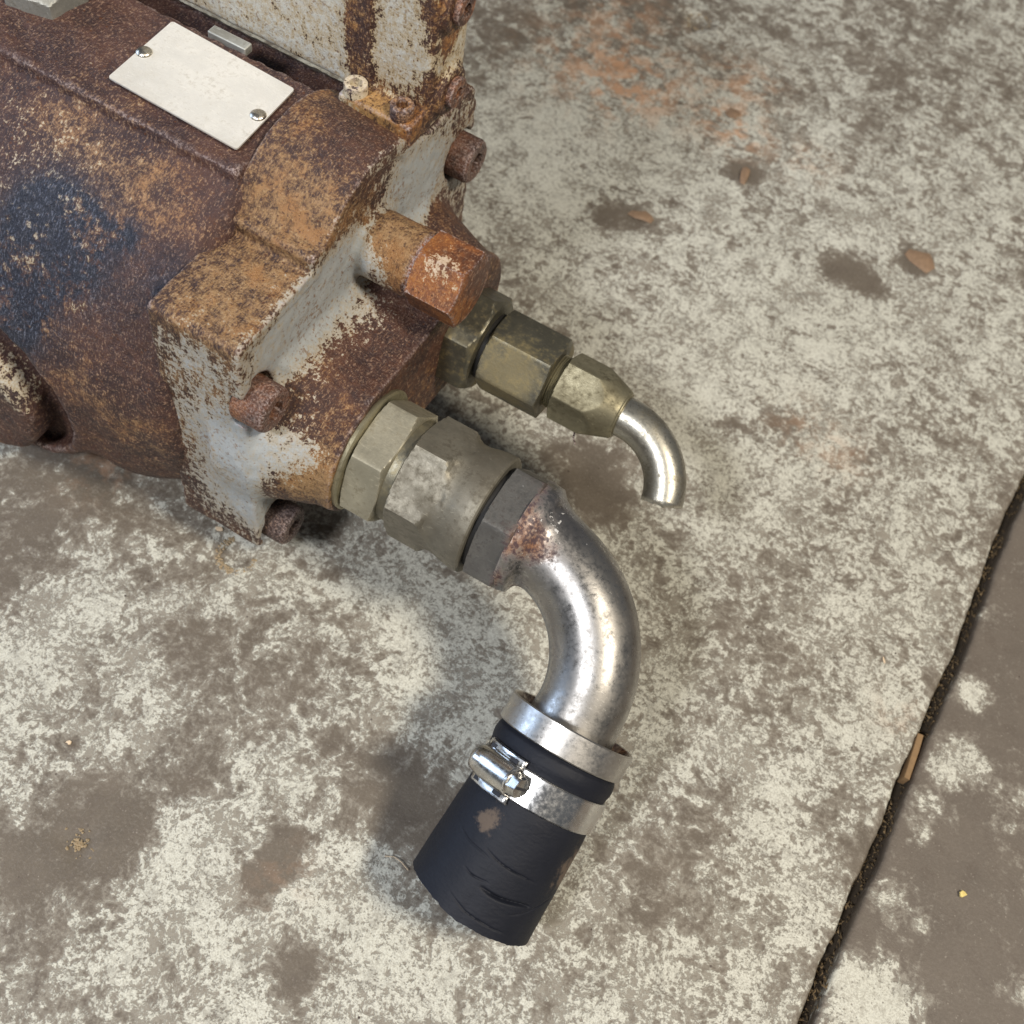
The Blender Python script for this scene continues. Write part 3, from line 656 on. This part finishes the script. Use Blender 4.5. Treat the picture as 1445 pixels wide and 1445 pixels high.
for zz in (.2235, .2665): socket_screw(-.2050, .3935, zz, .0072, .0036, .12, pump, (1, 0, 0), M_bolt, .40, 'port_plug', .5)

# ------------------------------------------------------------------ fittings
M_pale = mat_metal('pale_zinc_steel', (.46, .43, .33), (.18, .15, .095), .65, .52, .62, .7, seed=1.)
M_olive = mat_metal('dull_olive_steel', (.155, .145, .11), (.33, .27, .14), .75, .44, .70, .8, seed=4.)  # lighter spots paint a brassy sparkle into the colour
M_brassy = mat_metal('yellowed_zinc_steel', (.33, .30, .20), (.10, .085, .05), .75, .48, .75, .8, seed=6.)
M_nut = mat_metal('worn_steel_nut', (.27, .25, .20), (.11, .095, .07), .7, .56, .62, .7, seed=8.)
M_heat = mat_metal('heat_stained_steel', (.20, .195, .18), (.07, .06, .05), .7, .48, .7, 1., rustc=(.22, .085, .035), seed=9.)
M_pipe = mat_metal('bright_worn_pipe', (.46, .445, .42), (.19, .175, .155), .50, .33, .95, 1., rustc=(.27, .12, .045), bs=.09, seed=3.)
M_shine = mat_metal('polished_clamp_steel', (.72, .71, .68), (.60, .58, .54), .0, .24, 1., 1., bs=.01)
M_tube = mat_metal('bright_tube', (.52, .50, .43), (.14, .12, .08), .7, .36, .92, 1.6, bs=.15, seed=12.)
by, bz = .281, .105
M_gap = mat_flat('black_gap', (.012, .011, .010), .7, 0, .3, 300)  # near-black colour paints the shade in the gaps between fittings
lathe('port_ring', (-.1735, by, bz), (1, 0, 0), [(0, .0315), (.0028, .0318), (.0036, .0308), (.0036, .026)], M_brassy, pump, cap=False)
hexnut('adapter', (-.1700, by, bz), (1, 0, 0), .0185, .0315, math.radians(12), M_pale, pump, .0016, .0016, label='pale zinc plated hexagon adapter screwed into the large port')
lathe('adapter_neck', (-.1525, by, bz), (1, 0, 0), [(0, .0262), (.007, .0262)], M_olive, pump)
# swivel nut: forged hexagon that runs out into a round skirt
def swivel():
    L = 0.0415; R = .0318; a = R*math.cos(PI/6); ts = [0, .0006, .0012, .0018]+list(np.linspace(.0025, .0235, 16))+list(np.linspace(.0245, L-.0016, 18))+[L-.0008, L-.0003, L]; rot = math.radians(38)
    def rf(p, t, r):
        h = min(hexr(p, a, rot), R*.996); lo = a-.0005
        h = min(h, lo+t*(R-lo)/.0018)
        flat = h
        rnd = .0284+.0018*max(0, min(1, (t-.024)/.012))
        q = abs(((p-rot) % (PI/3))-PI/6)/(PI/6)            # 0 at corner .. 1 at flat centre
        tt = (t-(.0185+.0050*q))/.0018; tt = max(0, min(1, tt)); tt = tt*tt*(3-2*tt)
        dip = .0005*math.exp(-((t-.0265)/.0035)**2)
        rr = flat*(1-tt)+(rnd)*tt-dip
        if t > L-.0009: rr -= (t-(L-.0009))*1.1
        return rr
    V, Fc = sweep((-.1470, by, bz), (1, 0, 0), [(t, 0) for t in ts], rf, 180); return link('swivel_nut', mesh('swivel_nut', V, Fc), M_nut, pump, 30, label='large forged steel swivel nut, hexagon running into a round skirt')
swivel()
lathe('joint_ring', (-.1055, by, bz), (1, 0, 0), [(0, .0255), (.004, .0255)], M_gap, pump)
hexnut('elbow_hex', (-.1030, by, bz), (1, 0, 0), .0170, .0308, math.radians(6), M_heat, pump, .001, .0018, mask=lambda V: np.stack([.02+.5*np.exp(-((V[:, 0]+.087)/.003)**2)+.4*np.clip((.085-V[:, 2])/.02, 0, 1), .15+0*V[:, 0], .02+0*V[:, 0]], 1), label='heat stained hexagon of the elbow fitting')
# elbow pipe
TH = math.radians(29); HD = np.array([0, -math.cos(TH), -math.sin(TH)]); HN = np.array([0, -math.sin(TH), math.cos(TH)]); EX = np.array([1., 0, 0])
P_st = np.array([-.0860, by, bz]); RB = .0585; S0 = .002
cen = P_st+EX*S0+HD*RB
pts = [P_st-EX*.002, P_st]; rad = [.0282, .0282]
for t in (.0015, .003): pts.append(P_st+EX*t*.6); rad.append(.0282-.15*t)
bend = [cen+EX*RB*math.sin(a)-HD*RB*math.cos(a) for a in np.linspace(.04, PI/2, 40)]
for i, p in enumerate(bend):
    pts.append(p); k = i/39; rad.append(.0203+.0072*math.exp(-k*25)+.0006*math.sin(k*3.0))
E1 = bend[-1]
pts += [E1+HD*.004, E1+HD*.012]; rad += [.0207, .0208]
V, Fc = tube([p-ROOT for p in pts], rad, 64)
me = mesh('elbow_pipe', V, Fc)
def mpipe(V):
    d0 = V[:, 0]-P_st[0]
    r = .62*np.exp(-((np.linalg.norm(V-at(755, 765, z=.125), axis=1))/.012)**2)+.45*np.exp(-np.maximum(d0, 0)/.004)*(V[:, 0] < -.06)
    r += .4*np.exp(-((np.linalg.norm(V-at(735, 815, z=.10), axis=1))/.012)**2)
    pur = .9*np.exp(-((np.linalg.norm(V-at(800, 720, z=.12), axis=1))/.022)**2)+.5*np.exp(-((np.linalg.norm(V-at(790, 900, z=.09), axis=1))/.02)**2)+.7*np.exp(-((np.linalg.norm(V-at(865, 840, z=.1), axis=1))/.010)**2)
    wt = .62*np.exp(-((np.linalg.norm(V-at(775, 745, z=.127), axis=1))/.0085)**2)
    return np.stack([r, pur, wt], 1)
setmask(me, mpipe(verts(me)+ROOT)); link('elbow_pipe', me, M_pipe, pump, 60, label='bent bright steel pipe with rust and weld stains near its hexagon')
# collar, hose, clamp along HD from E1
lathe('collar', E1, HD, [(.0140, .0200), (.0125, .0240), (.0085, .0274), (.0052, .0290), (.0048, .0300), (.0054, .0308), (.0172, .0308), (.0178, .0302), (.0178, .024)], M_pipe, pump, 96, cap=False, mask=lambda V: np.stack([.75*np.exp(-(np.linalg.norm(V-at(752, 1030, z=.098), axis=1)/.0045)**2)+.55*(np.linalg.norm(np.cross(V-E1, HD), axis=1) < .0295), .0*V[:, 0], 0*V[:, 0]], 1), label='machined steel collar at the end of the elbow')
M_rub = mat_rubber()
H0, H1, HR = .0182, .1000, .0296
seg, nr = 300, 260; V = []; D_, u_, v_ = frame(HD)
tsx = list(np.linspace(H0, H1, nr)); cracks = []
rg = np.random.default_rng(11)
def pxpos(px, py):   # (t, angle) on the hose surface below a pixel
    best = None
    for t in np.linspace(H0, H1, 120):
        for a in np.linspace(-PI, PI, 180):
            p = E1+HD*t+HR*(math.cos(a)*u_+math.sin(a)*v_); n = (math.cos(a)*u_+math.sin(a)*v_)
            if n@(CAMP-p) < 0: continue
            c = CM.T@(p-CAMP); q = (722.5+F*c[0]/c[2]-px)**2+(722.5+F*c[1]/c[2]-py)**2
            if best is None or q < best[0]: best = (q, t, a)
    return best[1], best[2]
ck = [((678, 1250), (747, 1283), .0024, .00075), ((685, 1195), (757, 1252), .0007, .0004), ((635, 1262), (720, 1325), .0006, .0004), ((655, 1225), (690, 1250), .0005, .0004), ((715, 1290), (775, 1270), .0006, .0004), ((650, 1170), (690, 1215), .0004, .0004)]
ck = [(pxpos(*a), pxpos(*b), dp, w) for a, b, dp, w in ck]
dirt = [(pxpos(688, 1160), .0075, .85), (pxpos(810, 1215), .014, .75), (pxpos(795, 1240), .012, .45), (pxpos(745, 1215), .02, .12)]
mk = []
for i, t in enumerate(tsx):
    for j in range(seg):
        a = 2*PI*j/seg; a = a-2*PI if a > PI else a
        r = HR
        bulge = -.0011*math.exp(-((t-.0365)/.008)**2)
        r += bulge+.0006*math.exp(-((t-.024)/.003)**2)-.0012*math.exp(-((t-H0)/.0012)**2)
        r += .0002*mnoise.noise(Vector((math.cos(a)*3, math.sin(a)*3, t*60)))+.00006*mnoise.noise(Vector((math.cos(a)*14, math.sin(a)*14, t*900)))
        tt = t
        if i > nr-24: tt += (.0011*mnoise.noise(Vector((a*2.2, 0, 3)))+.0006*mnoise.noise(Vector((a*11, 0, 3))))*(i-(nr-24))/23
        lf = -float(math.cos(a)*u_[0]+math.sin(a)*v_[0]); kk = max(0, (t-.05)/.05); tt -= .0056*max(0, lf)*kk; r += .0032*max(0, lf)*kk
        for (t0, a0), (t1, a1), dp, w in ck:
            s = (a-a0)/(a1-a0+1e-9)
            if -.02 <= s <= 1.02:
                tc = t0+(t1-t0)*s+.0008*math.sin(s*5); e = max(0, math.sin(PI*min(max(s, 0), 1)))**.6
                r -= dp*e*math.exp(-((t-tc)/w)**2)
        V.append(E1+HD*tt+r*(math.cos(a)*u_+math.sin(a)*v_)-ROOT)
        m = 0
        for (td, ad), rr, wt in dirt:
            da = ((a-ad+PI) % (2*PI)-PI)*HR; m += wt*math.exp(-((t-td)**2+da*da)/rr**2)
        mk.append((m, 0, 0))
Fc = []
for i in range(nr-1):
    for j in range(seg): k = (j+1) % seg; Fc.append((i*seg+j, i*seg+k, (i+1)*seg+k, (i+1)*seg+j))
b = len(V)
for t in (H1, H1-.05):
    for j in range(seg): a = 2*PI*j/seg; V.append(E1+HD*t+.0225*(math.cos(a)*u_+math.sin(a)*v_)-ROOT); mk.append((0, 0, 0))
b2 = len(V)
for j in range(seg): a = 2*PI*j/seg; V.append(E1+HD*H0+.0215*(math.cos(a)*u_+math.sin(a)*v_)-ROOT); mk.append((0, 0, 0))
for j in range(seg):
    k = (j+1) % seg; n = (nr-1)*seg; Fc.append((n+j, n+k, b+k, b+j)); Fc.append((b+j, b+k, b+seg+k, b+seg+j)); Fc.append((k, j, b2+j, b2+k))
me = mesh('hose', V, Fc); setmask(me, np.array(mk)); link('hose', me, M_rub, pump, 60, label='short cut stub of thick black rubber hose with cracks and dust')
# clamp
clamp = bpy.data.objects.new('hose_clamp', None); COL.objects.link(clamp); clamp.parent = pump
T0, T1 = .0290, .0440; RBND = .0298
lathe('band', E1, HD, [(T0, RBND-.0006), (T0, RBND+.0002), (T0+.0006, RBND+.0009), (T1-.0006, RBND+.0009), (T1, RBND+.0002), (T1, RBND-.0006)], M_shine, clamp, 160, cap=False)
tS, aS = pxpos(706, 1100)
tS = (T0+T1)/2+.0; nS = math.cos(aS)*u_+math.sin(aS)*v_; tanS = np.cross(HD, nS)
if tanS[0] < 0: tanS = -tanS                      # toward the screw head
base = E1+HD*tS+nS*(RBND+.001)
# worm housing: arched shell along tanS with side flanges
V = []; Fc = []; nl = 14; na = 20; Lh = .0235; Rh = .0062
secs = []
for i in range(nl+1):
    s = -Lh*.62+Lh*i/nl; rr = Rh*(1-.10*max(0, -.35-s/Lh)*6) ; drop = (RBND-math.sqrt(max(RBND**2-s*s, 1e-6)))
    row = []
    fl = [(-.0098, .0002), (-.0094, .0011), (-.0078, .0012)]
    arc = [(-rr*math.cos(PI*k/na)*1.0, .0008+rr*math.sin(PI*k/na)**.8*1.08) for k in range(na+1)]
    fr = [(.0078, .0012), (.0094, .0011), (.0098, .0002)]
    for (x, z) in fl+arc+fr: row.append(base+tanS*s+HD*x+nS*(z-drop*(1 if abs(x) > Rh*.98 else .15)))
    secs.append(row)
m_ = len(secs[0])
for r_ in secs: V += [p-ROOT for p in r_]
for i in range(nl):
    for j in range(m_-1): Fc.append((i*m_+j, i*m_+j+1, (i+1)*m_+j+1, (i+1)*m_+j))
me = mesh('screw_housing', V, Fc); hs = link('screw_housing', me, M_shine, clamp, 40); sm = hs.modifiers.new('thick', 'SOLIDIFY'); sm.thickness = .0009; sm.offset = 1
# slots pressed in the flanges
M_darkm = mat_flat('dark_slot', (.03, .03, .035), .6, .3)
def obb(c, ax, h):
    out = []
    for sx in (-1, 1):
        for sy in (-1, 1):
            for sz in (-1, 1): out.append(c+ax[0]*sx*h[0]+ax[1]*sy*h[1]+ax[2]*sz*h[2]-ROOT)
    return out, [(0, 1, 3, 2), (4, 6, 7, 5), (0, 4, 5, 1), (2, 3, 7, 6), (0, 2, 6, 4), (1, 5, 7, 3)]
for sx in (-1, 1):
    for so in (-.0095, .0035):
        drop = RBND-math.sqrt(RBND**2-so*so)
        Vb, Fb = obb(base+tanS*so+HD*sx*.0080+nS*(.0019-drop), (tanS, HD, nS), (.0022, .0009, .00045)); link('slot', mesh('slot', Vb, Fb), M_darkm, clamp, 0)
sc0 = base+nS*.0040
V, Fc = sweep(sc0-tanS*.012, tanS, [(0, .0042), (.019, .0042), (.0215, .0044)], None, 40); link('screw_shank', mesh('screw_shank', V, Fc), M_shine, clamp, 35)
def rfh(p, t, r): return min(hexr(p, .0044, .3), .0050)*(1 if r > 0 else -1) if r != .0056 else r
V, Fc = sweep(sc0+tanS*.0085, tanS, [(0, .0054), (.0010, .0056), (.0013, .0050)], None, 60); link('screw_washer', mesh('screw_washer', V, Fc), M_shine, clamp, 35)
ts_ = [(.0, .005), (.004, .005), (.0048, .0046), (.0050, .0040)]
V, Fc = sweep(sc0+tanS*.0098, tanS, ts_, lambda p, t, r: min(hexr(p, .0043, .3), r), 120); sh = link('screw_head', mesh('screw_head', V, Fc), M_shine, clamp, 28)
Vb, Fb = obb(sc0+tanS*.0147, (tanS, nS, HD), (.0004, .0040, .0006)); link('screw_slot', mesh('screw_slot', Vb, Fb), M_darkm, clamp, 0)

# ------------------------------------------------------------------ small pressure line
sy, sz = .368, .105
lathe('port_neck', (-.1740, sy, sz), (1, 0, 0), [(0, .0235), (.008, .0235)], M_olive, pump)
hexnut('adapter', (-.1730, sy, sz), (1, 0, 0), .0165, .0278, math.radians(20), M_olive, pump, .0008, .0030, label='dark olive hexagon adapter in the small port')
lathe('adapter_neck', (-.1580, sy, sz), (1, 0, 0), [(0, .0175), (.007, .0175)], M_gap, pump)
hexnut('union_nut', (-.1535, sy, sz), (1, 0, 0), .0350, .0228, math.radians(54), M_olive, pump, .0016, .0008, label='long dull steel hexagon union nut')
V = []; pr = [(0, .0135)]
for k in range(6): pr += [(.0005+k*.0012, .0142), (.0011+k*.0012, .0132)]
lathe('threaded_neck', (-.1190, sy, sz), (1, 0, 0), pr, M_brassy, pump)
def tubenut():
    L = .0340; R = .0186; a = R*math.cos(PI/6); rot = math.radians(31); ts = [0, .0005, .001]+list(np.linspace(.0015, L-.001, 42))+[L-.0005, L]
    def rf(p, t, r):
        h = min(hexr(p, a, rot), R*.99); lo = a-.0003; h = min(h, lo+t*(R-lo)/.001)
        cone = R*1.02-(max(0, t-.0165))*.36; h = min(h, max(cone, 0))
        if t > L-.0006: h -= .0005
        return h
    V, Fc = sweep((-.1140, sy, sz), (1, 0, 0), [(t, 0) for t in ts], rf, 180); return link('tube_nut', mesh('tube_nut', V, Fc), M_brassy, pump, 25, label='yellowed hexagon tube nut with a tapered shoulder')
tubenut()
TR = .0105; RB2 = .0355; st = np.array([-.0810, sy, sz]); TH2 = math.radians(35); D2 = np.array([0, -math.cos(TH2), -math.sin(TH2)])
cen2 = st+EX*.004+D2*RB2; pts = [st, st+EX*.002]+[cen2+EX*RB2*math.sin(a)-D2*RB2*math.cos(a) for a in np.linspace(.02, math.radians(79), 36)]
V, Fc = tube([p-ROOT for p in pts], TR, 48); Fc = Fc[:-2]; n = len(pts); V = [np.array(v) for v in V]
tg = pts[-1]-pts[-2]; tg /= np.linalg.norm(tg)
for k in range(48):
    a = 2*PI*k/48; V[(n-1)*48+k] = V[(n-1)*48+k]+tg*(.0015*math.sin(a+2.2)+.0016*mnoise.noise(Vector((math.cos(a)*2, math.sin(a)*2, 1)))+.0012*mnoise.noise(Vector((math.cos(a)*7, math.sin(a)*7, 1))))
me = mesh('tube', V, Fc); tb = link('tube', me, M_tube, pump, 60, label='bright bent steel tube sawn off with a ragged end'); sm = tb.modifiers.new('wall', 'SOLIDIFY'); sm.thickness = .0014; sm.offset = -1
# burr hanging under the tube nut
b0 = np.array([-.098, sy-.012, sz-.014]); V, Fc = tube([b0-ROOT, b0+np.array([.0005, -.001, -.004])-ROOT, b0+np.array([.003, -.003, -.006])-ROOT], [.0006, .0005, .0003], 8); link('burr', mesh('burr', V, Fc), M_blk, pump, 60); setmask(bpy.data.objects['burr'].data, const(0, 0)(V))
